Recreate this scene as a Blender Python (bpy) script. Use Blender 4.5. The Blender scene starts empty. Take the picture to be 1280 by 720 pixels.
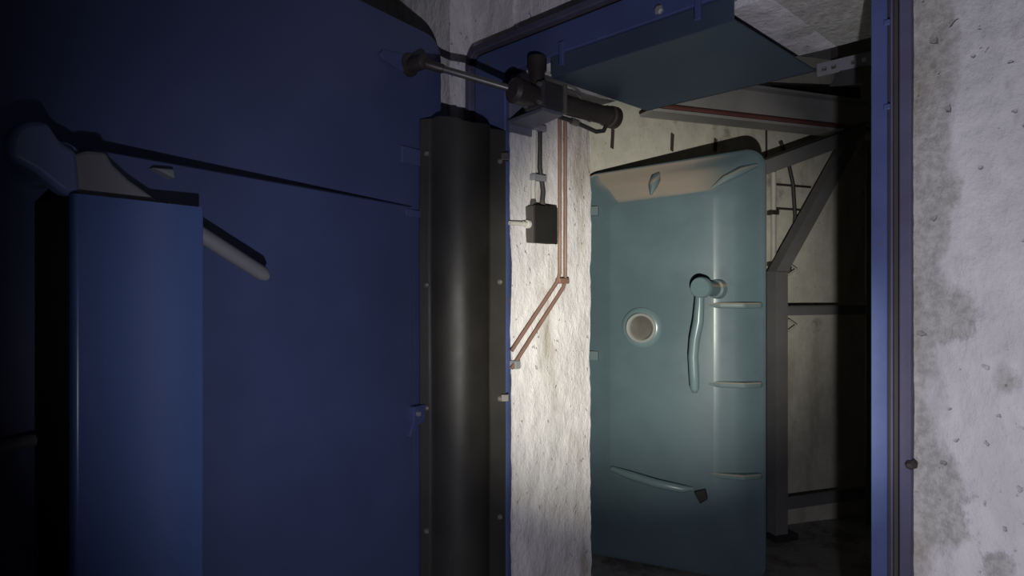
import bpy, bmesh, math, random
from mathutils import Vector, Matrix, noise

random.seed(4)
SC = bpy.context.scene
COL = SC.collection
PI = math.pi

# ------------------------------------------------------------------ camera
cam = bpy.data.cameras.new('camera')
cam.sensor_width = 36.0
cam.lens = 22.5
cam.clip_start = 0.02
co = bpy.data.objects.new('camera', cam)
co.location = (0, 0, 1.5)
co.rotation_euler = (PI / 2, 0, 0)
COL.objects.link(co)
SC.camera = co

# ------------------------------------------------------------------ world (a sealed, unlit bunker)
w = bpy.data.worlds.new('dark')
w.use_nodes = True
w.node_tree.nodes['Background'].inputs[0].default_value = (0.5, 0.55, 1, 1)
w.node_tree.nodes['Background'].inputs[1].default_value = 0.002
SC.world = w

# ------------------------------------------------------------------ the visitor's hand torch: hot core and wide spill
TORCH = Vector((0.11, 0.0, 1.13))
def torch(name, aim, power, color, cone, blend, radius):
    l = bpy.data.lights.new(name, 'SPOT')
    l.energy = power; l.color = color
    l.spot_size = math.radians(cone); l.spot_blend = blend
    l.shadow_soft_size = radius
    o = bpy.data.objects.new(name, l)
    o.location = TORCH
    o.rotation_euler = (Vector(aim) - TORCH).to_track_quat('-Z', 'Y').to_euler()
    COL.objects.link(o)
torch('torch_core', (0.57, 3.0, 1.42), 340, (1.0, 0.97, 0.83), 41, 1.0, 0.012)
torch('torch_spill', (0.61, 3.0, 1.74), 55, (0.88, 0.87, 1.0), 104, 0.85, 0.012)

SC.view_settings.view_transform = 'Standard'
SC.view_settings.look = 'None'
SC.view_settings.gamma = 1.0
SC.view_settings.use_curve_mapping = False
SC.view_settings.exposure = 0.0

# ------------------------------------------------------------------ frames of reference (plan): origin, heading
ANG_W = math.atan2(-800, 780)            # along the doorway wall
ANG_D = math.atan2(-0.832, -0.554)       # along the open blue door
ANG_T = math.atan2(-0.423, 0.906)        # along the teal door
ANG_B = math.atan2(0.342, 0.94)          # along the far oblique wall
def place(o, frame):
    (x, y), a = frame
    o.location = (x, y, 0); o.rotation_euler = (0, 0, a)
FW = ((-0.11, 2.2), ANG_W)
FD = ((-0.23, 2.06), ANG_D)
FT = ((0.307, 3.643), ANG_T)
FB = ((0.30, 3.66), ANG_B)
FC = ((0.30, 3.60), math.atan2(0.315, 1.0))   # the wall itself lies a touch flatter than the steelwork
def rel(frame, x, y):
    (ox, oy), a = frame
    c, s = math.cos(a), math.sin(a)
    return (ox + c * x - s * y, oy + s * x + c * y)
def loc(frame, X, Y):
    (ox, oy), a = frame
    c, s = math.cos(a), math.sin(a)
    return ((X - ox) * c + (Y - oy) * s, -(X - ox) * s + (Y - oy) * c)

# ------------------------------------------------------------------ materials
class NT:
    def __init__(self, name):
        self.m = bpy.data.materials.new(name); self.m.use_nodes = True
        self.t = self.m.node_tree; self.b = self.t.nodes['Principled BSDF']
        self.tc = self.t.nodes.new('ShaderNodeTexCoord')
    def link(self, a, b): self.t.links.new(a, b)
    def noise(self, scale, detail=6, rough=0.6, stretch=None, seed=0.0):
        mp = self.t.nodes.new('ShaderNodeMapping')
        self.link(self.tc.outputs['Object'], mp.inputs[0])
        mp.inputs['Scale'].default_value = stretch or (1, 1, 1)
        mp.inputs['Location'].default_value = (seed, seed * 0.7, seed * 1.3)
        n = self.t.nodes.new('ShaderNodeTexNoise')
        n.inputs['Scale'].default_value = scale; n.inputs['Detail'].default_value = detail
        n.inputs['Roughness'].default_value = rough
        self.link(mp.outputs[0], n.inputs['Vector'])
        return n.outputs['Fac']
    def ramp(self, src, a, b, lo=0.0, hi=1.0):
        r = self.t.nodes.new('ShaderNodeMapRange')
        r.interpolation_type = 'SMOOTHSTEP'
        r.inputs[1].default_value = a; r.inputs[2].default_value = b
        r.inputs[3].default_value = lo; r.inputs[4].default_value = hi
        self.link(src, r.inputs[0]); return r.outputs[0]
    def math(self, op, a, b=None, clamp=False):
        n = self.t.nodes.new('ShaderNodeMath'); n.operation = op; n.use_clamp = clamp
        for i, v in enumerate((a, b)):
            if v is None: continue
            if isinstance(v, (int, float)): n.inputs[i].default_value = v
            else: self.link(v, n.inputs[i])
        return n.outputs[0]
    def mix(self, fac, a, b):
        n = self.t.nodes.new('ShaderNodeMix'); n.data_type = 'RGBA'
        if isinstance(fac, (int, float)): n.inputs[0].default_value = fac
        else: self.link(fac, n.inputs[0])
        for i, v in ((6, a), (7, b)):
            if isinstance(v, tuple): n.inputs[i].default_value = (*v, 1)
            else: self.link(v, n.inputs[i])
        return n.outputs[2]
    def sep(self, socket):
        n = self.t.nodes.new('ShaderNodeSeparateXYZ'); self.link(socket, n.inputs[0]); return n.outputs
    def bump(self, h, strength, dist):
        n = self.t.nodes.new('ShaderNodeBump')
        n.inputs['Strength'].default_value = strength; n.inputs['Distance'].default_value = dist
        self.link(h, n.inputs['Height']); self.link(n.outputs[0], self.b.inputs['Normal'])
    def color(self, c):
        if isinstance(c, tuple): self.b.inputs['Base Color'].default_value = (*c, 1)
        else: self.link(c, self.b.inputs['Base Color'])

def paint(name, base, rough=0.4, var=0.25, dust=0.0, dust_x=None, dust_col=(0.42, 0.36, 0.28), metal=0.0, bump=0.0, spec=0.5, chips=0.0):
    k = NT(name)
    n1 = k.noise(2.3, 5, 0.6, seed=3)
    n2 = k.noise(38, 4, 0.6, (1, 1, 0.3), seed=7)
    lo = tuple(c * (1 - var) for c in base); hi = tuple(min(1, c * (1 + var)) for c in base)
    c = k.mix(k.ramp(n1, 0.3, 0.7), lo, hi)
    if chips:
        c = k.mix(k.math('MULTIPLY', k.ramp(n2, 0.66, 0.72), chips), c, (0.10, 0.075, 0.06))
    if dust:
        g = k.t.nodes.new('ShaderNodeNewGeometry')
        nz = k.sep(g.outputs['Normal'])[2]
        f = k.math('MULTIPLY', k.ramp(nz, 0.10, 0.30), k.ramp(k.noise(5, 4, seed=5), 0.2, 0.5, 0.55, 1.0))
        f = k.math('MULTIPLY', f, k.ramp(nz, 0.42, 0.56, 1.0, 0.0))
        if dust_x: f = k.math('MULTIPLY', f, k.ramp(k.sep(k.tc.outputs['Object'])[0], dust_x[0], dust_x[1], 1.0, 0.0))
        c = k.mix(k.math('MULTIPLY', f, dust), c, dust_col)
    k.color(c)
    k.b.inputs['Metallic'].default_value = metal
    k.link(k.ramp(n1, 0.25, 0.75, rough * 0.85, min(1, rough * 1.25)), k.b.inputs['Roughness'])
    k.b.inputs['Specular IOR Level'].default_value = spec
    if bump: k.bump(k.noise(55, 4, 0.6, seed=2), bump, 0.002)
    return k.m

def concrete(name, white, grey, patch=0.55, edge=None, stain=0.4, bump=0.5, seed=0.0, stretch=(1, 1, 1), blobs=()):
    """Whitewashed concrete whose paint has flaked in patches; edge = (x0, x1) bare mortar beside a steel frame."""
    k = NT(name)
    big = k.noise(2.6, 8, 0.62, stretch, seed=seed)
    mid = k.noise(11, 8, 0.65, stretch, seed=seed + 4)
    fine = k.noise(60, 6, 0.7, seed=seed + 9)
    m = k.math('ADD', k.math('MULTIPLY', big, 0.7), k.math('MULTIPLY', mid, 0.3))
    if edge:
        x = k.sep(k.tc.outputs['Object'])[0]
        m = k.math('ADD', m, k.math('MULTIPLY', k.ramp(x, edge[0], edge[1], 0.17, 0.0), k.math('GREATER_THAN', x, 1.0)))
    for bx, bz, br in blobs:                      # places where a skin of paint has fallen off
        p = k.sep(k.tc.outputs['Object'])
        d = k.math('POWER', k.math('ADD', k.math('POWER', k.math('ABSOLUTE', k.math('SUBTRACT', p[0], bx)), 2), k.math('POWER', k.math('ABSOLUTE', k.math('SUBTRACT', p[2], bz)), 2)), 0.5)
        d = k.math('ADD', d, k.ramp(mid, 0.3, 0.7, -0.6 * br, 0.6 * br))
        m = k.math('ADD', m, k.ramp(d, -0.3 * br, br * 2.0, 0.19, 0.0))
    bare = k.ramp(m, patch - 0.02, patch + 0.06)
    wcol = k.mix(k.ramp(mid, 0.35, 0.65), tuple(c * 0.86 for c in white), white)
    gcol = k.mix(k.ramp(fine, 0.35, 0.65), tuple(c * 0.7 for c in grey), grey)
    c = k.mix(bare, wcol, gcol)
    st = k.ramp(k.noise(4.2, 6, 0.6, (1.6, 1.6, 0.45), seed=seed + 17), 0.52, 0.72)
    c = k.mix(k.math('MULTIPLY', st, stain), c, (0.27, 0.22, 0.16))
    pits = k.ramp(k.noise(46, 2, 0.4, seed=seed + 23), 0.70, 0.76)
    c = k.mix(k.math('MULTIPLY', pits, 0.3), c, (0.10, 0.09, 0.08))
    k.color(c)
    k.b.inputs['Roughness'].default_value = 0.9
    k.b.inputs['Specular IOR Level'].default_value = 0.2
    h = k.math('ADD', k.math('MULTIPLY', mid, 0.8), k.math('MULTIPLY', fine, 0.22))
    h = k.math('ADD', h, k.math('MULTIPLY', big, 1.2))
    h = k.math('SUBTRACT', h, k.math('MULTIPLY', bare, 0.12))
    h = k.math('SUBTRACT', h, k.math('MULTIPLY', pits, 0.25))
    k.bump(h, bump, 0.02)
    return k.m

M = dict(
    wall=concrete('whitewashed_concrete', (0.66, 0.64, 0.64), (0.49, 0.475, 0.44), 0.60, (1.30, 1.40), 0.65, 0.75, seed=2, stretch=(1.3, 1.3, 0.7),
                  blobs=((1.385, 1.46, 0.040), (1.365, 1.43, 0.02), (1.345, 1.13, 0.07), (1.37, 1.03, 0.05), (1.46, 1.33, 0.04), (1.44, 1.0, 0.03))),
    chamber=concrete('chamber_concrete', (0.60, 0.58, 0.50), (0.36, 0.34, 0.28), 0.58, None, 0.45, 0.4, seed=11),
    floor=concrete('floor_concrete', (0.33, 0.32, 0.31), (0.2, 0.19, 0.18), 0.5, None, 0.4, 0.4, seed=21),
    ceiling=concrete('ceiling_concrete', (0.40, 0.39, 0.38), (0.26, 0.25, 0.24), 0.58, None, 0.3, 0.4, seed=31),
    blue=paint('blue_enamel', (0.060, 0.079, 0.185), 0.36, 0.10, bump=0.05),
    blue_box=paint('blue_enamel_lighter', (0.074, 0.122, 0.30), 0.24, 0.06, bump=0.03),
    frame_blue=paint('frame_blue_paint', (0.062, 0.085, 0.205), 0.42, 0.2, chips=0.7, bump=0.15),
    rim=paint('rusted_rim_paint', (0.075, 0.07, 0.12), 0.6, 0.35, chips=0.9, bump=0.3),
    seal=paint('perished_rubber_seal', (0.045, 0.035, 0.03), 0.75, 0.3, bump=0.3),
    teal=paint('teal_enamel', (0.112, 0.166, 0.188), 0.33, 0.10, dust=0.9, dust_x=(0.70, 0.95), dust_col=(0.36, 0.30, 0.25), bump=0.05),
    teal_trim=paint('teal_enamel_dusty', (0.125, 0.18, 0.195), 0.6, 0.1, dust=0.7, dust_col=(0.33, 0.27, 0.2)),
    soffit=paint('soffit_paint', (0.045, 0.066, 0.10), 0.45, 0.15, bump=0.05),
    rubber=paint('black_rubber', (0.024, 0.022, 0.020), 0.52, 0.25, bump=0.15, chips=0.25, spec=0.3),
    steel_dark=paint('grimy_dark_steel', (0.05, 0.042, 0.038), 0.45, 0.4, metal=0.3, bump=0.3),
    steel_block=paint('greasy_block_steel', (0.075, 0.07, 0.075), 0.4, 0.35, metal=0.4, bump=0.3),
    steel_rod=paint('bare_rod_steel', (0.22, 0.22, 0.22), 0.32, 0.2, metal=0.8),
    bolt=paint('bright_bolt_steel', (0.17, 0.16, 0.14), 0.45, 0.2, metal=0.4),
    grey_blue=paint('worn_blue_grey_paint', (0.12, 0.125, 0.17), 0.5, 0.3, chips=0.6, bump=0.2),
    grey=paint('grey_primer', (0.22, 0.22, 0.24), 0.5, 0.15, bump=0.1),
    lever=paint('lever_paint', (0.12, 0.16, 0.33), 0.4, 0.15),
    lever_grey=paint('lever_worn_paint', (0.17, 0.17, 0.19), 0.55, 0.15),
    black=paint('black_paint', (0.012, 0.011, 0.010), 0.55, 0.3),
    brown_black=paint('open_flank_shade', (0.022, 0.018, 0.015), 0.6, 0.3),
    box_grey=paint('switch_box_side', (0.055, 0.05, 0.045), 0.5, 0.2),
    cable=paint('black_cable', (0.03, 0.03, 0.03), 0.5, 0.2),
    conduit=paint('pale_conduit', (0.48, 0.47, 0.42), 0.5, 0.2),
    copper=paint('dull_red_brown_pipe', (0.21, 0.12, 0.09), 0.5, 0.3),
    red=paint('oxide_red_pipe', (0.17, 0.065, 0.06), 0.5, 0.25),
    girder=paint('girder_grey_paint', (0.36, 0.35, 0.34), 0.5, 0.2, bump=0.15),
    rackmetal=paint('rack_grey_paint', (0.17, 0.17, 0.175), 0.5, 0.15),
    porcelain=paint('pale_ring_paint', (0.42, 0.44, 0.42), 0.4, 0.1),
    glass_dirty=paint('dirty_porthole_glass', (0.15, 0.135, 0.115), 0.35, 0.45),
    ringteal=paint('ring_teal_enamel', (0.16, 0.235, 0.25), 0.3, 0.1),
)

# ------------------------------------------------------------------ mesh helpers
def box(bm, x0, x1, y0, y1, z0, z1):
    v = [bm.verts.new((x, y, z)) for z in (z0, z1) for y in (y0, y1) for x in (x0, x1)]
    for f in ((0, 2, 3, 1), (4, 5, 7, 6), (0, 1, 5, 4), (2, 6, 7, 3), (0, 4, 6, 2), (1, 3, 7, 5)):
        bm.faces.new([v[i] for i in f])
def prism(bm, pts, a, b, axis='y'):
    """Extrude a 2-D outline between a and b along an axis."""
    def P(p, t):
        return {'y': (p[0], t, p[1]), 'z': (p[0], p[1], t), 'x': (t, p[0], p[1])}[axis]
    A = [bm.verts.new(P(p, a)) for p in pts]; B = [bm.verts.new(P(p, b)) for p in pts]
    n = len(pts)
    bm.faces.new(A); bm.faces.new(B[::-1])
    for i in range(n):
        j = (i + 1) % n
        bm.faces.new((A[i], B[i], B[j], A[j]))
def tube(bm, pts, r, n=10, cap=True):
    pts = [Vector(p) for p in pts]
    rs = r if isinstance(r, (list, tuple)) else [r] * len(pts)
    rings = []; up = None
    for i, p in enumerate(pts):
        t = (pts[min(i + 1, len(pts) - 1)] - pts[max(i - 1, 0)]).normalized()
        if up is None:
            up = t.orthogonal().normalized()
        up = (up - t * up.dot(t)).normalized()
        s = t.cross(up)
        rings.append([bm.verts.new(p + (up * math.cos(a) + s * math.sin(a)) * rs[i]) for a in [2 * PI * j / n for j in range(n)]])
    for A, B in zip(rings, rings[1:]):
        for j in range(n):
            k = (j + 1) % n
            bm.faces.new((A[j], A[k], B[k], B[j]))
    if cap:
        bm.faces.new(rings[0][::-1]); bm.faces.new(rings[-1])
def stepped(bm, p0, p1, prof, n=20):
    """A turned body between p0 and p1; prof = [(t, radius)]."""
    p0, p1 = Vector(p0), Vector(p1)
    d = (p1 - p0).normalized(); up = d.orthogonal().normalized(); s = d.cross(up)
    rings = []
    for t, r in prof:
        c = p0.lerp(p1, t)
        rings.append([bm.verts.new(c + (up * math.cos(a) + s * math.sin(a)) * r) for a in [2 * PI * j / n for j in range(n)]])
    for A, B in zip(rings, rings[1:]):
        for j in range(n):
            k = (j + 1) % n
            bm.faces.new((A[j], A[k], B[k], B[j]))
    bm.faces.new(rings[0][::-1]); bm.faces.new(rings[-1])
def rrect(x0, x1, z0, z1, rad, seg=8):
    """Rounded rectangle; rad = radius or (bl, br, tr, tl)."""
    if not isinstance(rad, tuple): rad = (rad,) * 4
    out = []
    for (cx, cz, sx, sz, a0), r in zip(((x0, z0, 1, 1, PI), (x1, z0, -1, 1, 1.5 * PI), (x1, z1, -1, -1, 0), (x0, z1, 1, -1, PI / 2)), rad):
        for k in range(seg + 1):
            a = a0 + PI / 2 * k / seg
            out.append((cx + sx * r + r * math.cos(a), cz + sz * r + r * math.sin(a)))
    return out
def loft(bm, rings, cap0=True, cap1=True):
    R = [[bm.verts.new(p) for p in ring] for ring in rings]
    n = len(R[0])
    for A, B in zip(R, R[1:]):
        for j in range(n):
            k = (j + 1) % n
            bm.faces.new((A[j], A[k], B[k], B[j]))
    if cap0: bm.faces.new(R[0][::-1])
    if cap1: bm.faces.new(R[-1])
def rough_box(bm, x0, x1, y0, y1, z0, z1, cell, amp, seed=0.0, freq=3.0):
    """A box skinned with a lattice of small faces, every vertex pushed about by noise (cast concrete)."""
    def cuts(a, b):
        n = max(1, round((b - a) / cell)); return [a + (b - a) * i / n for i in range(n + 1)]
    X, Y, Z = cuts(x0, x1), cuts(y0, y1), cuts(z0, z1)
    V = {}
    def vert(i, j, k):
        if (i, j, k) not in V:
            p = Vector((X[i], Y[j], Z[k]))
            d = noise.noise_vector(p * freq + Vector((seed, seed, seed))) * amp
            d += noise.noise_vector(p * freq * 6 + Vector((seed, 9, 1))) * amp * 0.5
            V[(i, j, k)] = bm.verts.new(p + d)
        return V[(i, j, k)]
    nx, ny, nz = len(X) - 1, len(Y) - 1, len(Z) - 1
    for i in range(nx):
        for j in range(ny):
            bm.faces.new((vert(i, j, 0), vert(i, j + 1, 0), vert(i + 1, j + 1, 0), vert(i + 1, j, 0)))
            bm.faces.new((vert(i, j, nz), vert(i + 1, j, nz), vert(i + 1, j + 1, nz), vert(i, j + 1, nz)))
    for i in range(nx):
        for k in range(nz):
            bm.faces.new((vert(i, 0, k), vert(i + 1, 0, k), vert(i + 1, 0, k + 1), vert(i, 0, k + 1)))
            bm.faces.new((vert(i, ny, k), vert(i, ny, k + 1), vert(i + 1, ny, k + 1), vert(i + 1, ny, k)))
    for j in range(ny):
        for k in range(nz):
            bm.faces.new((vert(0, j, k), vert(0, j, k + 1), vert(0, j + 1, k + 1), vert(0, j + 1, k)))
            bm.faces.new((vert(nx, j, k), vert(nx, j + 1, k), vert(nx, j + 1, k + 1), vert(nx, j, k + 1)))
def obj(name, bm, mat, parent=None, frame=None, smooth=0.0, bevel=0.0):
    bmesh.ops.recalc_face_normals(bm, faces=bm.faces)
    me = bpy.data.meshes.new(name)
    bm.to_mesh(me); bm.free()
    me.materials.append(M[mat])
    o = bpy.data.objects.new(name, me)
    COL.objects.link(o)
    if parent: o.parent = parent
    if frame: place(o, frame)
    if bevel:
        b = o.modifiers.new('bevel', 'BEVEL'); b.width = bevel; b.segments = 2; b.limit_method = 'ANGLE'
    if smooth:
        me.shade_smooth()
        me.set_sharp_from_angle(angle=math.radians(smooth))
    return o
def thing(name, label, cat, frame=None, group=None, kind='thing'):
    o = bpy.data.objects.new(name, None); COL.objects.link(o)
    o.empty_display_size = 0.1
    if frame: place(o, frame)
    o['label'] = label; o['category'] = cat; o['kind'] = kind
    if group: o['group'] = group
    return o
def tag(o, label, cat, group=None, kind='thing'):
    o['label'] = label; o['category'] = cat; o['kind'] = kind
    if group: o['group'] = group
    return o
def struct(o, label=None):
    o['kind'] = 'structure'
    if label: o['label'] = label
    return o
def B(): return bmesh.new()
def copy_part(o, parent, offset=(0, 0, 0)):
    c = o.copy(); COL.objects.link(c); c.parent = parent
    c.location = Vector(o.location) + Vector(offset)
    return c

# ================================================================== THE SETTING
# ---- doorway wall (local: x along the wall, y into it, z up)
bm = B()
rough_box(bm, -1.2, 0.146, 0.012, 0.420, 0, 2.9, 0.02, 0.0085, 3, 4)
rough_box(bm, -1.2, -0.060, -0.085, 0.04, 0, 2.9, 0.025, 0.006, 3, 4)
rough_box(bm, 1.297, 1.66, -0.012, 0.50, 0, 2.9, 0.014, 0.0085, 7, 6)
rough_box(bm, 1.655, 3.0, -0.012, 0.50, 0, 2.9, 0.06, 0.006, 7, 5)
rough_box(bm, 0.145, 1.297, 0.03, 0.45, 2.182, 2.9, 0.03, 0.005, 5)
struct(obj('wall_front', bm, 'wall', None, FW, smooth=45))
# ---- camera room
bm = B(); box(bm, -1.3, -1.2, -3.3, 0.5, 0, 2.9); struct(obj('wall_left', bm, 'wall', None, FW))
bm = B(); box(bm, 3.0, 3.1, -3.3, 0.5, 0, 2.9); struct(obj('wall_right', bm, 'wall', None, FW))
bm = B(); box(bm, -1.3, 3.1, -3.4, -3.3, 0, 2.9); struct(obj('wall_rear', bm, 'wall', None, FW))
bm = B(); box(bm, -1.5, 3.1, -3.4, 3.6, -0.1, 0); struct(obj('floor', bm, 'floor', None, FW))
bm = B()
box(bm, -1.5, 3.1, -3.4, 0.25, 2.9, 3.05)
box(bm, -1.5, 3.1, 0.25, 3.6, 2.98, 3.05)
struct(obj('ceiling', bm, 'ceiling', None, FW))
# ---- chamber behind the doorway
bm = B(); rough_box(bm, -1.1, 2.35, 0.0, 0.12, 0, 2.98, 0.04, 0.005, 13, 4)
wall_back = struct(obj('wall_back', bm, 'chamber', None, FC, smooth=45))
for x, z, h in ((0.06, 2.37, 0.08), (0.29, 2.36, 0.10), (0.681, 2.365, 0.09), (0.98, 2.37, 0.06)):
    bm = B(); prism(bm, [(x - 0.011, z - h / 2), (x + 0.006, z - h / 2 - 0.01), (x + 0.012, z + h / 2), (x - 0.006, z + h / 2 + 0.012)], -0.009, 0.02)
    obj('form_tie', bm, 'seal', wall_back)
bm = B(); box(bm, -0.3, 2.4, 3.3, 3.4, 0, 2.98); struct(obj('wall_far', bm, 'chamber', None, FW))
bm = B(); box(bm, 2.3, 2.4, 0.5, 3.4, 0, 2.98); struct(obj('wall_side', bm, 'chamber', None, FW))

# ================================================================== DOORWAY FRAME
fr = thing('door_frame_lining', 'blue steel frame lining the open doorway in the whitewashed wall', 'door frame', FW)
def ring_bar(bm, x0, x1, zt, wl, wr, wt, y0, y1, r_out, r_in, seg=8):
    """An inverted U: outer box x0..x1, top zt; widths of left leg, right leg and head; round corners."""
    def path(xa, xb, z, r):
        p = [(xa, 0.0)]
        for k in range(seg + 1):
            a = PI - PI / 2 * k / seg
            p.append((xa + r + r * math.cos(a), z - r + r * math.sin(a)))
        for k in range(seg + 1):
            a = PI / 2 - PI / 2 * k / seg
            p.append((xb - r + r * math.cos(a), z - r + r * math.sin(a)))
        p.append((xb, 0.0))
        return p
    O = path(x0, x1, zt, r_out); I = path(x0 + wl, x1 - wr, zt - wt, r_in)
    V = [[bm.verts.new((p[0], y, p[1])) for p in L] for L, y in ((O, y0), (I, y0), (I, y1), (O, y1))]
    n = len(O)
    for a in range(4):
        A, C = V[a], V[(a + 1) % 4]
        for i in range(n - 1):
            bm.faces.new((A[i], A[i + 1], C[i + 1], C[i]))
    for i in (0, n - 1):
        bm.faces.new([V[a][i] for a in range(4)])
bm = B(); ring_bar(bm, -0.046, 1.302, 2.325, 0.024, 0.022, 0.022, -0.028, 0.03, 0.055, 0.035)
obj('outer_rim', bm, 'rim', fr, smooth=35, bevel=0.003)
bm = B(); ring_bar(bm, -0.022, 1.280, 2.303, 0.161, 0.026, 0.02, -0.004, 0.03, 0.035, 0.02)
obj('seal_channel', bm, 'seal', fr, smooth=35)
bm = B(); ring_bar(bm, -0.012, 1.256, 2.292, 0.151, 0.030, 0.086, -0.014, 0.045, 0.03, 0.012)
obj('inner_flange', bm, 'frame_blue', fr, smooth=35, bevel=0.003)
bm = B(); box(bm, 1.2625, 1.2665, -0.016, 0.0, 0.0, 2.25)
obj('seal_strip', bm, 'rim', fr)
for x in (0.388, 0.837):
    bm = B(); box(bm, x - 0.008, x + 0.008, -0.022, -0.012, 2.165, 2.235)
    obj('clip', bm, 'frame_blue', fr, bevel=0.002)
bm = B(); stepped(bm, (0.724, -0.012, 2.226), (0.724, -0.024, 2.226), [(0, 0.013), (0.7, 0.013), (1, 0.008)], 6)
obj('bolt_head', bm, 'grey', fr)
for z in (2.035, 1.865):
    bm = B(); box(bm, 1.250, 1.262, -0.018, -0.012, z - 0.006, z + 0.006)
    obj('clip', bm, 'frame_blue', fr, bevel=0.002)

bm = B(); stepped(bm, (1.301, -0.02, 1.155), (1.301, -0.038, 1.155), [(0, 0.011), (0.6, 0.010), (1, 0.005)], 7)
obj('bolt_head', bm, 'seal', fr)
# ---- shallow steel tray slung beneath the lintel
tr = thing('soffit_tray', 'blue-green sheet steel tray hung under the doorway lintel', 'panel', FW)
bm = B(); box(bm, 0.333, 0.923, 0.0, 0.512, 2.142, 2.147); obj('tray_sheet', bm, 'soffit', tr)
bm = B(); box(bm, 0.333, 0.923, -0.003, 0.002, 2.142, 2.2045); obj('front_lip', bm, 'soffit', tr, bevel=0.001)
bm = B(); box(bm, 0.333, 0.923, 0.508, 0.513, 2.142, 2.152); obj('rear_lip', bm, 'soffit', tr)
for x, y in ((0.40, 0.25), (0.86, 0.25)):
    bm = B(); box(bm, x - 0.012, x + 0.012, y - 0.012, y + 0.012, 2.146, 2.19); obj('hanger', bm, 'steel_dark', tr)

# ================================================================== OPEN BLUE BLAST DOOR (local: x from hinge to free edge, y out of its inner face)
dr = thing('blast_door', 'large blue steel blast door swung open on the left of the doorway', 'door', FD)
def slab(bm, x0, x1, z0, z1, y0, y1, rad, bev):
    rings = []
    for ins, y in ((bev, y0), (0, y0 + bev), (0, y1 - bev), (bev * 0.3, y1 - bev * 0.3), (bev, y1)):
        rr = tuple(max(0.004, r - ins) for r in (rad if isinstance(rad, tuple) else (rad,) * 4))
        rings.append([(p[0], y, p[1]) for p in rrect(x0 + ins, x1 - ins, z0 + ins, z1 - ins, rr)])
    loft(bm, rings)
bm = B(); slab(bm, -0.008, 1.27, 0.06, 2.302, -0.075, 0.0, (0.05, 0.05, 0.06, 0.07), 0.010)
obj('door_leaf', bm, 'blue', dr, smooth=35)
# the pressed bulge on its lower part swells away from the hinge side
bm = B()
rings = []
for ins, f in ((0.0, -0.05), (0.0, 0.9), (0.004, 1.0)):
    pts = rrect(0.135 + ins, 1.072 - ins, 0.16 + ins, 1.748 - ins, (0.02, 0.02, 0.02, 0.004))
    rings.append([(x, (0.003 + 0.085 * min(1, max(0, (x - 0.135) / 0.78)) ** 0.9) * f, z) for x, z in pts])
R = [[bm.verts.new(p) for p in r] for r in rings]
for A, C in zip(R, R[1:]):
    for j in range(len(A)):
        k = (j + 1) % len(A); bm.faces.new((A[j], A[k], C[k], C[j]))
bm.faces.new(R[-1]); bm.faces.new(R[0][::-1])
obj('raised_panel', bm, 'blue', dr, smooth=20)
# lock housing: a folded cover; a dark plate paints in the shade of its open flank
lb = B(); prism(lb, [(0.895, 0.03), (0.895, 0.161), (0.8965, 0.164), (0.900, 0.165), (1.108, 0.165), (1.1115, 0.1642), (1.1145, 0.162), (1.116, 0.157), (1.116, 0.147), (0.92, 0.147), (0.906, 0.03)], 0.25, 1.654, 'z')
lock = obj('lock_housing', lb, 'blue_box', dr, smooth=50)
bm = B(); box(bm, 1.076, 1.112, 0.001, 0.149, 0.25, 1.652); obj('flank_shade_plate', bm, 'brown_black', lock)
bm = B(); box(bm, 0.904, 1.08, 0.02, 0.148, 1.647, 1.6525); obj('housing_cap', bm, 'blue_box', lock)
# locking lever, running behind the housing
def sc(pts, f, c=(1.587, 1.5)): return [(c[0] + (x - c[0]) * f, c[1] + (z - c[1]) * f) for x, z in pts]
lv = B()
prism(lv, sc([(1.184, 1.735), (1.176, 1.758), (1.157, 1.773), (1.129, 1.776), (1.111, 1.745), (1.086, 1.735), (1.080, 1.665), (1.096, 1.655), (1.111, 1.663), (1.146, 1.690), (1.182, 1.707)], 0.967), 0.108, 0.146)
lever = obj('locking_lever', lv, 'lever', dr, smooth=30, bevel=0.010)
bm = B(); prism(bm, sc([(1.106, 1.722), (1.070, 1.740), (1.039, 1.742), (1.028, 1.722), (1.000, 1.698), (0.950, 1.668), (0.95, 1.64), (1.05, 1.64), (1.106, 1.67)], 0.97), 0.095, 0.138)
obj('lever_web', bm, 'lever_grey', lever, bevel=0.006)
q = sc([(0.93, 1.655), (0.855, 1.607), (0.716, 1.532), (0.703, 1.524)], 0.955)
bm = B(); tube(bm, [(q[0][0], 0.138, q[0][1]), (q[1][0], 0.146, q[1][1]), (q[2][0], 0.146, q[2][1]), (q[3][0], 0.144, q[3][1])], [0.0155, 0.0155, 0.0155, 0.009], 14)
obj('lever_grip', bm, 'lever_grey', lever, smooth=60)
bm = B(); tube(bm, [(1.115, 0.0, 1.71), (1.115, 0.115, 1.71)], 0.035, 18); obj('lever_spindle', bm, 'lever', lever, smooth=50)
bm = B(); prism(bm, [(0.957, 1.728), (0.916, 1.731), (0.914, 1.712)], 0.06, 0.10); obj('lever_stop', bm, 'lever_grey', dr, bevel=0.004)
bm = B(); tube(bm, [(1.12, 0.022, 1.236), (1.25, 0.030, 1.228)], 0.011, 12); obj('latch_pin', bm, 'grey', dr, smooth=50)
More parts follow.
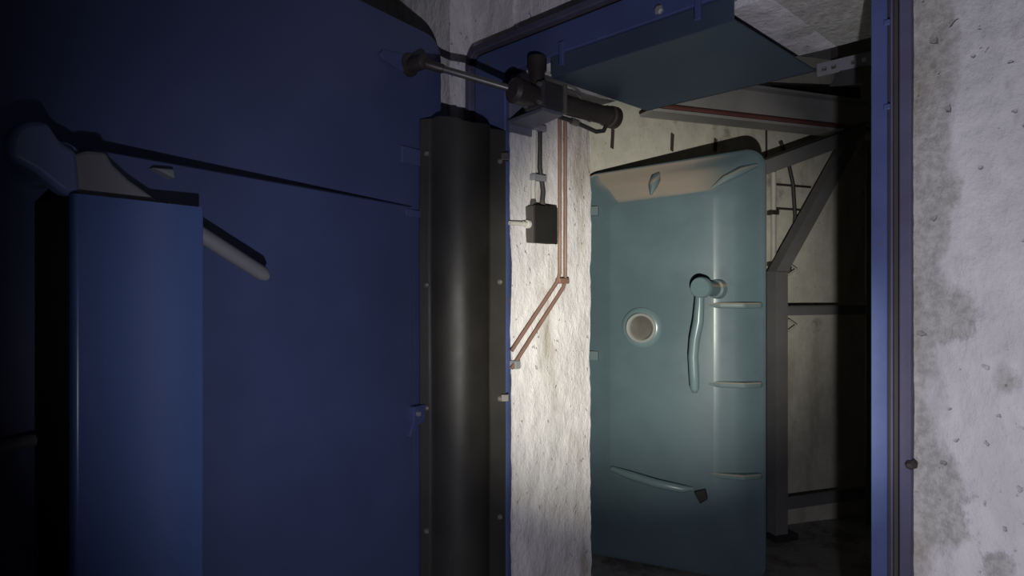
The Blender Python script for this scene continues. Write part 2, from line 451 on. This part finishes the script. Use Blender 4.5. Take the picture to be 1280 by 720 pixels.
# hinge brackets peeping out beside the rubber apron
for z0, z1, x0 in ((1.875, 1.925, 0.186), (1.715, 1.738, 0.17)):
    bm = B(); box(bm, 0.10, x0, -0.002, 0.008, z0, z1); obj('hinge_bracket', bm, 'blue', dr, bevel=0.003)
bm = B(); prism(bm, [(0.10, 1.143), (0.150, 1.143), (0.152, 1.10), (0.172, 1.058), (0.16, 1.052), (0.132, 1.085), (0.10, 1.09)], -0.002, 0.024)
hb = obj('hinge_bracket', bm, 'blue', dr, bevel=0.003)
bm = B(); stepped(bm, (0.135, 0.022, 1.12), (0.135, 0.032, 1.12), [(0, 0.009), (1, 0.007)], 6); obj('bolt_head', bm, 'grey', hb)

# ================================================================== RUBBER HINGE APRON between door edge and frame
a0 = (-0.286, 1.974); a1 = (-0.022, 2.082)
def apron_pt(t):
    """Plan curve: flat flange, half-round swelling towards the room, flat flange."""
    x = a0[0] + (a1[0] - a0[0]) * t; y = a0[1] + (a1[1] - a0[1]) * t
    nx, ny = (a1[1] - a0[1]), -(a1[0] - a0[0]); L = math.hypot(nx, ny); nx /= L; ny /= L
    if t < 0.13: h = 0.008
    elif t > 0.79: h = 0.004 + 0.004 * (1 - t) / 0.21
    else:
        q = (t - 0.13) / 0.66; h = 0.008 + 0.055 * math.sin(PI * q) ** 0.75
    return (x + nx * h, y + ny * h)
ap = thing('hinge_apron', 'tall dark rubber hinge apron bulging between blue door and frame', 'hinge cover', ((a0[0], a0[1]), 0))
bm = B()
N = 44
for side, off in ((0, 0.0), (1, 0.006)):
    pass
P = [apron_pt(i / N) for i in range(N + 1)]
ZS = [0.05 + 0.0] + [0.2 * i for i in range(1, 10)] + [2.018]
def apz(t, z):
    if z > 2.0:
        return z + 0.006 * math.sin(t * 9) - (0.012 if t > 0.8 else 0) + (0.004 if 0.15 < t < 0.4 else 0)
    return z
def apw(i, z):
    x, y = P[i]; t = i / N
    d = 0.0025 * noise.noise(Vector((t * 4, z * 2.2, 3)))
    return Vector((x - a0[0] + d, y - a0[1] + d, apz(t, z)))
F = [[bm.verts.new(apw(i, z)) for i in range(N + 1)] for z in ZS]
K = [[bm.verts.new(apw(i, z) + Vector((-0.002, 0.006, 0))) for i in range(N + 1)] for z in ZS]
for a in range(len(ZS) - 1):
    for i in range(N):
        bm.faces.new((F[a][i], F[a][i + 1], F[a + 1][i + 1], F[a + 1][i]))
        bm.faces.new((K[a][i], K[a + 1][i], K[a + 1][i + 1], K[a][i + 1]))
    for i in (0, N):
        bm.faces.new((F[a][i], F[a + 1][i], K[a + 1][i], K[a][i]))
for a in (0, len(ZS) - 1):
    for i in range(N):
        bm.faces.new((F[a][i], F[a][i + 1], K[a][i + 1], K[a][i]))
obj('rubber_sheet', bm, 'rubber', ap, smooth=50)
nx, ny = (a1[1] - a0[1]), -(a1[0] - a0[0]); L = math.hypot(nx, ny); nx /= L; ny /= L
for t, z in ((0.075, 1.915), (0.075, 1.51), (0.075, 1.13), (0.075, 0.75), (0.93, 1.91), (0.93, 1.52), (0.93, 1.142), (0.93, 0.76)):
    x, y = apron_pt(t); x -= a0[0]; y -= a0[1]
    bm = B(); stepped(bm, (x - nx * 0.004, y - ny * 0.004, z), (x + nx * 0.007, y + ny * 0.007, z), [(0, 0.0095), (0.5, 0.0095), (1, 0.005)], 8)
    obj('screw_head', bm, 'bolt', ap)
for z in (1.925, 1.145):
    bm = B(); bx, by = 0.262, 0.108
    box(bm, bx - 0.012, bx + 0.014, by - 0.02, by + 0.01, z - 0.012, z + 0.012); obj('clamp_lug', bm, 'steel_dark', ap, bevel=0.002)

# ================================================================== HYDRAULIC DOOR CLOSER across the top corner
hx = thing('door_closer', 'grimy hydraulic door closer with long rod reaching to the blue door', 'door closer', FW)
def dl(x, y):       # door-local point -> wall-local
    return loc(FW, *rel(FD, x, y))
mx, my = dl(0.152, 0.05)
joint = (mx, my, 2.172)
gl = (0.300, -0.110, 2.087)      # gland nose
bm = B(); stepped(bm, joint, gl, [(0.0, 0.0105), (1.0, 0.0105)], 14); obj('piston_rod', bm, 'steel_rod', hx, smooth=50)
bm = B(); stepped(bm, joint, gl, [(0.02, 0.014), (0.22, 0.014), (0.24, 0.011)], 12); obj('rod_sleeve', bm, 'steel_dark', hx, smooth=50)
bx0 = dl(0.152, -0.002)
bm = B(); stepped(bm, (bx0[0], bx0[1], 2.172), (mx, my, 2.172), [(0, 0.034), (0.25, 0.034), (0.3, 0.020), (0.75, 0.024), (1.25, 0.022), (1.4, 0.012)], 18)
obj('ball_joint', bm, 'steel_dark', hx, smooth=40)
bm = B(); prism(bm, [(0.16, 2.145), (0.26, 2.158), (0.275, 2.172), (0.26, 2.186), (0.16, 2.2)], -0.001, 0.006)
o = obj('joint_strap', bm, 'blue', hx, bevel=0.002)
o.matrix_local = Matrix.Translation((loc(FW, *FD[0])[0], loc(FW, *FD[0])[1], 0)) @ Matrix.Rotation(ANG_D - ANG_W, 4, 'Z')
bm = B(); stepped(bm, (0.300, -0.140, 2.085), (0.300, -0.04, 2.085), [(0, 0.026), (0.1, 0.038), (0.5, 0.038), (0.55, 0.032), (1, 0.032)], 20)
obj('gland_nose', bm, 'steel_dark', hx, smooth=40)
bm = B(); box(bm, 0.258, 0.342, -0.048, 0.045, 2.047, 2.128); blk = obj('valve_block', bm, 'steel_block', hx, bevel=0.006)
for x, z in ((0.270, 2.060), (0.330, 2.060), (0.270, 2.115), (0.330, 2.115)):
    bm = B(); stepped(bm, (x, -0.047, z), (x, -0.058, z), [(0, 0.008), (1, 0.007)], 6); obj('bolt_head', bm, 'bolt', blk)
bm = B(); box(bm, 0.250, 0.348, 0.045, 0.056, 2.040, 2.132); obj('flange_plate', bm, 'bolt', hx, bevel=0.002)
bm = B(); stepped(bm, (0.296, -0.026, 2.12), (0.296, -0.026, 2.214), [(0, 0.023), (0.45, 0.023), (0.5, 0.029), (0.95, 0.029), (1, 0.022)], 16); obj('filler_cap', bm, 'steel_dark', hx, smooth=40)
b0 = Vector((0.300, 0.05, 2.087)); b1 = Vector((0.312, 0.352, 2.089))
bm = B(); stepped(bm, b0, b1, [(0, 0.031), (0.8, 0.031), (0.82, 0.035), (0.86, 0.035), (0.87, 0.030), (0.89, 0.030), (0.9, 0.038), (0.98, 0.038), (1, 0.028)], 22)
obj('barrel', bm, 'steel_dark', hx, smooth=40)
bm = B(); stepped(bm, b0.lerp(b1, 0.868), b0.lerp(b1, 0.888), [(0, 0.0345), (1, 0.0345)], 22)
obj('barrel_ring', bm, 'bolt', hx, smooth=40)
bm = B(); tube(bm, [(0.315, 0.05, 2.121), (0.312, 0.09, 2.132), (0.312, 0.14, 2.131), (0.318, 0.165, 2.113)], 0.0045, 8); obj('bleed_pipe', bm, 'bolt', hx, smooth=60)
bm = B(); tube(bm, [(0.290, 0.055, 2.052), (0.290, 0.09, 2.048), (0.292, 0.15, 2.046), (0.296, 0.20, 2.038), (0.303, 0.255, 2.028), (0.308, 0.29, 2.036), (0.310, 0.305, 2.062)], 0.0075, 10)
hose = obj('hose', bm, 'cable', hx, smooth=60)
bm = B(); stepped(bm, (0.292, 0.14, 2.046), (0.293, 0.168, 2.043), [(0, 0.012), (1, 0.012)], 8); obj('hose_nut', bm, 'bolt', hose)
bm = B(); prism(bm, [(0.152, -0.015), (0.335, -0.045), (0.338, 0.045), (0.152, 0.10)], 2.034, 2.047, 'z'); obj('mounting_bracket', bm, 'grey_blue', hx, bevel=0.003)
bm = B(); box(bm, 0.142, 0.153, -0.002, 0.10, 2.01, 2.13); obj('mounting_plate', bm, 'grey_blue', hx, bevel=0.002)

# ================================================================== SWITCH BOX, CABLE, PIPES on the lit reveal
sb = thing('switch_box', 'small black switch box on the lit white door reveal', 'switch box', FW)
bm = B(); box(bm, 0.137, 0.180, 0.078, 0.190, 1.652, 1.775); obj('box_body', bm, 'box_grey', sb, bevel=0.003)
bm = B(); box(bm, 0.180, 0.187, 0.076, 0.192, 1.650, 1.777); obj('box_lid', bm, 'black', sb, bevel=0.003)
bm = B(); stepped(bm, (0.158, 0.079, 1.713), (0.158, 0.05, 1.713), [(0, 0.014), (0.4, 0.014), (0.45, 0.009), (1, 0.009)], 12); obj('cable_gland', bm, 'conduit', sb, smooth=40)
for y in (0.10, 0.145):
    bm = B(); stepped(bm, (0.158, y, 1.772), (0.158, y, 1.80), [(0, 0.011), (0.5, 0.011), (1, 0.008)], 10); obj('cable_gland', bm, 'box_grey', sb, smooth=40)
bm = B(); tube(bm, [(0.158, 0.052, 1.713), (0.155, 0.02, 1.713), (0.152, -0.006, 1.712)], 0.0075, 10)
tag(obj('conduit_stub', bm, 'conduit', None, FW, smooth=60), 'short grey conduit stub entering the side of the black switch box', 'conduit')
bm = B(); tube(bm, [(0.158, 0.100, 1.795), (0.152, 0.105, 1.84), (0.150, 0.112, 1.90), (0.150, 0.115, 2.062)], 0.0075, 10)
tag(obj('pale_conduit', bm, 'conduit', None, FW, smooth=60), 'thin pale conduit running up from black switch box to door closer', 'conduit')
cb = thing('black_cable', 'black cable curving up from switch box to door closer beside pale conduit', 'cable', FW)
bm = B(); tube(bm, [(0.158, 0.145, 1.795), (0.157, 0.150, 1.83), (0.154, 0.145, 1.87), (0.152, 0.138, 1.91), (0.152, 0.138, 2.062)], 0.0085, 10)
obj('cable_run', bm, 'cable', cb, smooth=60)
for z in (2.045, 1.875):
    bm = B(); box(bm, 0.138, 0.166, 0.095, 0.160, z - 0.011, z + 0.011); obj('cable_clip', bm, 'grey', cb, bevel=0.004)
for k, (dy, zb) in enumerate(((0.232, 1.522), (0.262, 1.500))):
    bm = B()
    pts = [(0.160, dy, 2.10), (0.160, dy, 1.58), (0.160, dy, zb + 0.03), (0.160, dy - 0.012, zb), (0.160, -0.004 , (1.296, 1.238)[k])]
    tube(bm, pts, 0.0062, 10)
    tag(obj('thin_pipe', bm, 'copper', None, FW, smooth=60),
        ('red-brown pipe on the white reveal, upper of the two bent towards the rubber apron', 'red-brown pipe on the white reveal, lower of the two where they slant to the apron')[k], 'pipe')
bm = B(); box(bm, 0.139, 0.170, 0.222, 0.274, 1.515, 1.535); tag(obj('pipe_clip', bm, 'copper', None, FW, bevel=0.003), 'rusty clip holding two thin pipes where they bend on the white reveal', 'clip')
bm = B(); box(bm, 0.139, 0.169, 0.005, 0.03, 1.235, 1.262); tag(obj('pipe_clip', bm, 'grey', None, FW, bevel=0.003), 'small clip holding the slanting pipes beside the rubber apron', 'clip')

# ================================================================== TEAL BLAST DOOR in the chamber (local: x along, -y towards the viewer)
td = thing('blast_door', 'teal pressed steel blast door with porthole standing in the far chamber', 'door', FT)
X0, X1, Z0, Z1 = 0.10, 1.062, 0.03, 2.175
def bulge(u):      # 0 at rim .. 1 on the flat
    # two soft folds: a steep outer flange, a shallow inner one, then the flat
    def pl(t):
        t = max(0.0, min(1.0, t))
        return t / 0.45 * 0.64 if t < 0.45 else 0.64 + (t - 0.45) / 0.55 * 0.36
    w = 0.13
    return sum(pl(u + w * (i - 4) / 4) for i in range(9)) / 9 - sum(pl(w * (i - 4) / 4) for i in range(9)) / 9 * (1 - max(0, min(1, u)))
H = 0.105
bm = B()
rings = []
base = rrect(X0, X1, Z0, Z1, 0.10, 12)
rings.append([(x, 0.0, z) for x, z in base])
rings.append([(x, -0.035, z) for x, z in base])
def bow(x): return 0.085 * ((x - 0.82) / 0.65) ** 2      # the whole plate is gently dished away from its middle
def inset(t):
    wr, wl, wt, wb = 0.235, 0.19, 0.20, 0.47
    pts = rrect(X0 + wl * t, X1 - wr * t, Z0 + wb * t, Z1 - wt * t, 0.10 * (1 - t * 0.5), 12)
    return pts
for k in range(1, 27):
    t = k / 26
    y = -0.04 - H * bulge(t)
    rings.append([(x, y, z) for x, z in inset(t)])
rings = [[(x, y + (bow(x) * bulge((k_ - 1) / 26) if k_ > 1 else 0), z + (x - 0.75) * 0.075 * (z / 2.15) ** 3) for x, y, z in rg] for k_, rg in enumerate(rings)]   # the head of the leaf is slightly out of true
loft(bm, rings)
obj('door_leaf', bm, 'teal', td, smooth=40)
YF = -0.04 - H
YP = YF + bow(0.463)
def rib(path, th, name='stiffening_rib', mat='teal_trim'):
    """A lens-shaped rib lying across the sloping border, from the flat to the rim."""
    bm = B(); tube(bm, path, th, 10); return obj(name, bm, mat, td, smooth=60)
for z in (1.415, 1.025, 0.575):
    bm = B(); prism(bm, [(0.80, YF + 0.004), (0.86, YF - 0.002), (0.97, YF + 0.012), (1.045, YF + 0.075), (1.05, -0.05), (0.98, -0.06), (0.85, YF + 0.03)], z - 0.015, z + 0.015, 'z')
    obj('stiffening_rib', bm, 'teal_trim', td, bevel=0.009)
YR = YF + bow(0.52)
rib([(0.512, YR + 0.006, 1.985), (0.520, YR + 0.018, 2.03), (0.530, YR + 0.038, 2.07), (0.540, YR + 0.075, 2.105)], [0.006, 0.024, 0.027, 0.010])
rib([(0.815, YF + 0.012, 1.995), (0.875, YF + 0.018, 2.035), (0.95, YF + 0.042, 2.075), (1.02, YF + 0.085, 2.105)], [0.006, 0.020, 0.022, 0.010])
# porthole
ph = B()
px, pz = 0.463, 1.293
def annulus(bm, cx, cz, prof, n=36):
    rings = [[(cx + r * math.cos(2 * PI * j / n), y, cz + r * math.sin(2 * PI * j / n)) for j in range(n)] for r, y in prof]
    R = [[bm.verts.new(p) for p in r] for r in rings]
    for A, C in zip(R, R[1:]):
        for j in range(n):
            k = (j + 1) % n; bm.faces.new((A[j], A[k], C[k], C[j]))
annulus(ph, px, pz, [(0.105, YP + 0.002), (0.097, YP - 0.006), (0.078, YP - 0.010), (0.074, YP - 0.006)])
port = obj('porthole_collar', ph, 'ringteal', td, smooth=50)
bm = B(); annulus(bm, px, pz, [(0.079, YP - 0.004), (0.078, YP - 0.028), (0.071, YP - 0.034), (0.063, YP - 0.028), (0.060, YP + 0.02)])
obj('porthole_rim', bm, 'porcelain', port, smooth=50)
bm = B(); stepped(bm, (px, YP + 0.01, pz), (px, YP - 0.002, pz), [(0, 0.064), (1, 0.064)], 32); obj('porthole_glass', bm, 'glass_dirty', port)
# lever handle
hb0 = Vector((0.845, YF + 0.02, 1.495)); hb1 = Vector((0.782, YF - 0.155, 1.503))
bm = B(); stepped(bm, hb0, hb1, [(0, 0.052), (0.16, 0.046), (0.2, 0.036), (0.9, 0.036)], 20)
hsh = obj('handle_shaft', bm, 'teal_trim', td, smooth=40)
bm = B(); stepped(bm, hb0.lerp(hb1, 0.76), hb1, [(0, 0.044), (0.15, 0.050), (0.85, 0.050), (1, 0.045)], 28)
obj('handle_boss', bm, 'ringteal', hsh, smooth=40)
bm = B(); tube(bm, [(0.782, YF - 0.13, 1.49), (0.780, YF - 0.13, 1.42), (0.775, YF - 0.13, 1.34), (0.757, YF - 0.127, 1.25), (0.750, YF - 0.125, 1.17), (0.754, YF - 0.122, 1.08), (0.756, YF - 0.12, 1.015), (0.756, YF - 0.12, 0.995)],
             [0.020, 0.023, 0.026, 0.025, 0.024, 0.024, 0.022, 0.010], 14)
obj('handle_bar', bm, 'ringteal', hsh, smooth=60)
# lower lock bar and catch
bm = B(); tube(bm, [(0.300, YF + 0.038, 0.535), (0.40, YF + 0.008, 0.522), (0.55, YF - 0.020, 0.504), (0.68, YF - 0.022, 0.494), (0.73, YF - 0.002, 0.496)], [0.014, 0.022, 0.022, 0.02, 0.008], 12)
obj('lower_bar', bm, 'ringteal', td, smooth=60)
bm = B(); prism(bm, [(0.735, 0.485), (0.79, 0.505), (0.80, 0.455), (0.765, 0.43)], YF - 0.02, YF + 0.03); obj('catch', bm, 'black', td, bevel=0.004)
for z in (1.92, 1.13):
    bm = B(); box(bm, 0.165, 0.215, YF + 0.06, YF + 0.11, z - 0.025, z + 0.025); obj('hinge_lug', bm, 'teal_trim', td, bevel=0.004)

# ================================================================== STEELWORK in the chamber (local frame of the oblique wall)
gd = thing('ceiling_girder', 'long grey steel girder crossing above the teal door', 'girder', FB)
bm = B(); box(bm, 0.36, 2.2, -0.30, -0.285, 2.50, 2.655); obj('web', bm, 'girder', gd)
bm = B(); box(bm, 0.36, 2.2, -0.36, -0.22, 2.455, 2.472); obj('lower_flange', bm, 'girder', gd, bevel=0.002)
bm = B(); box(bm, 0.36, 2.2, -0.36, -0.22, 2.652, 2.668); obj('upper_flange', bm, 'girder', gd, bevel=0.002)
for x in (0.7, 1.5, 2.1):
    bm = B(); box(bm, x - 0.02, x + 0.02, -0.287, -0.12, 2.56, 2.60); obj('wall_bracket', bm, 'girder', gd)
bm = B(); tube(bm, [(0.36, -0.32, 2.492), (2.2, -0.32, 2.492)], 0.019, 12); tag(obj('red_pipe', bm, 'red', None, FB, smooth=60), 'oxide red pipe lying along the lower flange of the grey girder', 'pipe')
bm = B(); prism(bm, [(0.98, 2.200), (1.78, 2.489), (1.78, 2.40), (0.98, 2.115)], -0.445, -0.437)
br = thing('angle_brace', 'dark sloping steel angle rising right from behind the teal door corner', 'brace', FB)
obj('brace_web', bm, 'rackmetal', br)
bm = B(); prism(bm, [(0.98, 2.208), (1.78, 2.497), (1.78, 2.489), (0.98, 2.200)], -0.47, -0.38); obj('brace_flange', bm, 'steel_dark', br)
bm = B(); box(bm, 1.62, 1.70, -0.438, -0.361, 2.42, 2.455); obj('brace_clip', bm, 'rackmetal', br)

rk = thing('steel_rack', 'grey steel angle frame with leaning top standing beside the teal door', 'frame', FB)
bm = B(); box(bm, 1.235, 1.325, -0.305, -0.297, 0.03, 1.60); box(bm, 1.235, 1.243, -0.297, -0.23, 0.03, 1.60); obj('post', bm, 'rackmetal', rk)
bm = B(); prism(bm, [(1.235, 1.595), (1.325, 1.595), (1.885, 2.40), (1.815, 2.44)], -0.305, -0.297); obj('leaning_strut', bm, 'rackmetal', rk)
bm = B(); prism(bm, [(1.235, 1.595), (1.243, 1.595), (1.823, 2.435), (1.815, 2.44)], -0.297, -0.23); obj('leaning_strut', bm, 'rackmetal', rk)
bm = B(); box(bm, 1.30, 1.95, -0.297, -0.289, 1.335, 1.39); box(bm, 1.30, 1.95, -0.297, -0.24, 1.386, 1.392); obj('cross_bar', bm, 'rackmetal', rk)
bm = B(); box(bm, 1.30, 1.95, -0.297, -0.289, 0.17, 0.245); obj('cross_bar', bm, 'rackmetal', rk)
bm = B(); box(bm, 1.95, 2.03, -0.305, -0.297, 0.0, 2.4); obj('post', bm, 'rackmetal', rk)
bm = B(); prism(bm, [(1.21, -0.34), (1.37, -0.34), (1.37, -0.22), (1.21, -0.22)], 0.0, 0.03, 'z'); obj('foot_plate', bm, 'steel_dark', rk)

cd = thing('wall_conduit', 'thin pale vertical conduit on the wall at the teal door edge', 'conduit', FC)
XC = 1.385
bm = B(); tube(bm, [(XC, -0.030, 0.1), (XC, -0.030, 2.22)], 0.016, 10); obj('conduit_run', bm, 'conduit', cd, smooth=60)
for z in (1.97, 1.65, 1.25, 0.9, 0.5):
    bm = B(); box(bm, XC - 0.027, XC + 0.027, -0.050, 0.002, z - 0.014, z + 0.014); obj('saddle', bm, 'steel_dark', cd, bevel=0.003)
for z in (1.62, 1.27):
    bm = B(); tube(bm, [(XC + 0.02, -0.02, z + 0.03), (XC + 0.10, -0.05, z + 0.03), (XC + 0.145, -0.06, z), (XC + 0.10, -0.05, z - 0.035), (XC + 0.07, -0.03, z - 0.035)], 0.008, 8); obj('hook', bm, 'conduit', cd, smooth=60)
bm = B(); tube(bm, [(XC + 0.06, -0.02, 2.42), (XC + 0.09, -0.05, 2.30), (XC + 0.13, -0.05, 2.15), (XC + 0.155, -0.04, 1.95), (XC + 0.145, -0.03, 1.75), (XC + 0.13, -0.016, 1.60)], 0.012, 10)
tag(obj('hanging_cable', bm, 'cable', None, FC, smooth=60), 'dark loose cable hanging on the chamber wall right of teal door', 'cable')
bm = B(); tube(bm, [(1.33, -0.03, 2.52), (1.332, -0.03, 2.36), (1.33, -0.012, 2.20)], 0.006, 8)
tag(obj('hanging_wire', bm, 'cable', None, FC, smooth=60), 'thin dark wire on the chamber wall just above the teal door corner', 'wire')
for i, z in enumerate((2.15, 2.00)):
    bm = B(); tube(bm, [(XC + 0.035, -0.012, z), (XC + 0.30, -0.012, z - 0.005)], 0.007, 8)
    tag(obj('wall_rod', bm, 'steel_dark', None, FC, smooth=60), ('thin rusty rod lying level on the wall, upper of two beside the hanging cable', 'thin rusty rod lying level on the wall, lower of two beside the hanging cable')[i], 'rod')

# perforated angle hung behind the lintel, black bar for the shaded gap beyond
pa = thing('perforated_angle', 'pale perforated steel angle behind the lintel at the upper right', 'angle', FW)
bm = B()
x = 0.888; i = 0
while x < 1.25:
    hole = i in (1, 3, 7, 9, 13)
    wv = 0.014
    for j, (za, zb) in enumerate(((0.0, 0.013), (0.013, 0.026), (0.026, 0.040))):
        if hole and j == 1: continue
        box(bm, x, x + wv, 0.615, 0.620, 2.158 + za, 2.158 + zb)
    x += wv; i += 1
bmesh.ops.remove_doubles(bm, verts=bm.verts, dist=1e-5)
obj('perforated_web', bm, 'grey', pa)
bm = B(); box(bm, 0.888, x, 0.620, 0.68, 2.192, 2.198); obj('angle_flange', bm, 'girder', pa)
bm = B(); prism(bm, [(0.925, 2.12), (1.02, 2.105), (1.02, 2.158), (0.955, 2.158)], 0.612, 0.617); obj('gusset_plate', bm, 'steel_block', pa)
for xx in (0.93, 1.16):
    bm = B(); box(bm, xx - 0.01, xx + 0.01, 0.640, 0.652, 2.197, 2.99); obj('hanger', bm, 'steel_dark', pa)
bm = B(); prism(bm, [(1.25, 2.70), (1.95, 2.70), (1.95, 2.78), (1.25, 2.72)], -0.26, -0.18); bmesh.ops.translate(bm, vec=(0, 0, 0), verts=bm.verts)
ct = obj('shade_bar', bm, 'black', None, FB)  # made-up black bar, painted shade over the girder
tag(ct, 'added black bar standing for shade above the grey girder behind the perforated angle', 'painted shade')

# small pale plate just behind the right jamb
bm = B(); box(bm, 1.235, 1.26, 0.06, 0.10, 1.63, 1.70)
tag(obj('jamb_plate', bm, 'grey', None, FW, bevel=0.003), 'small pale plate fixed behind the right-hand blue jamb', 'plate')
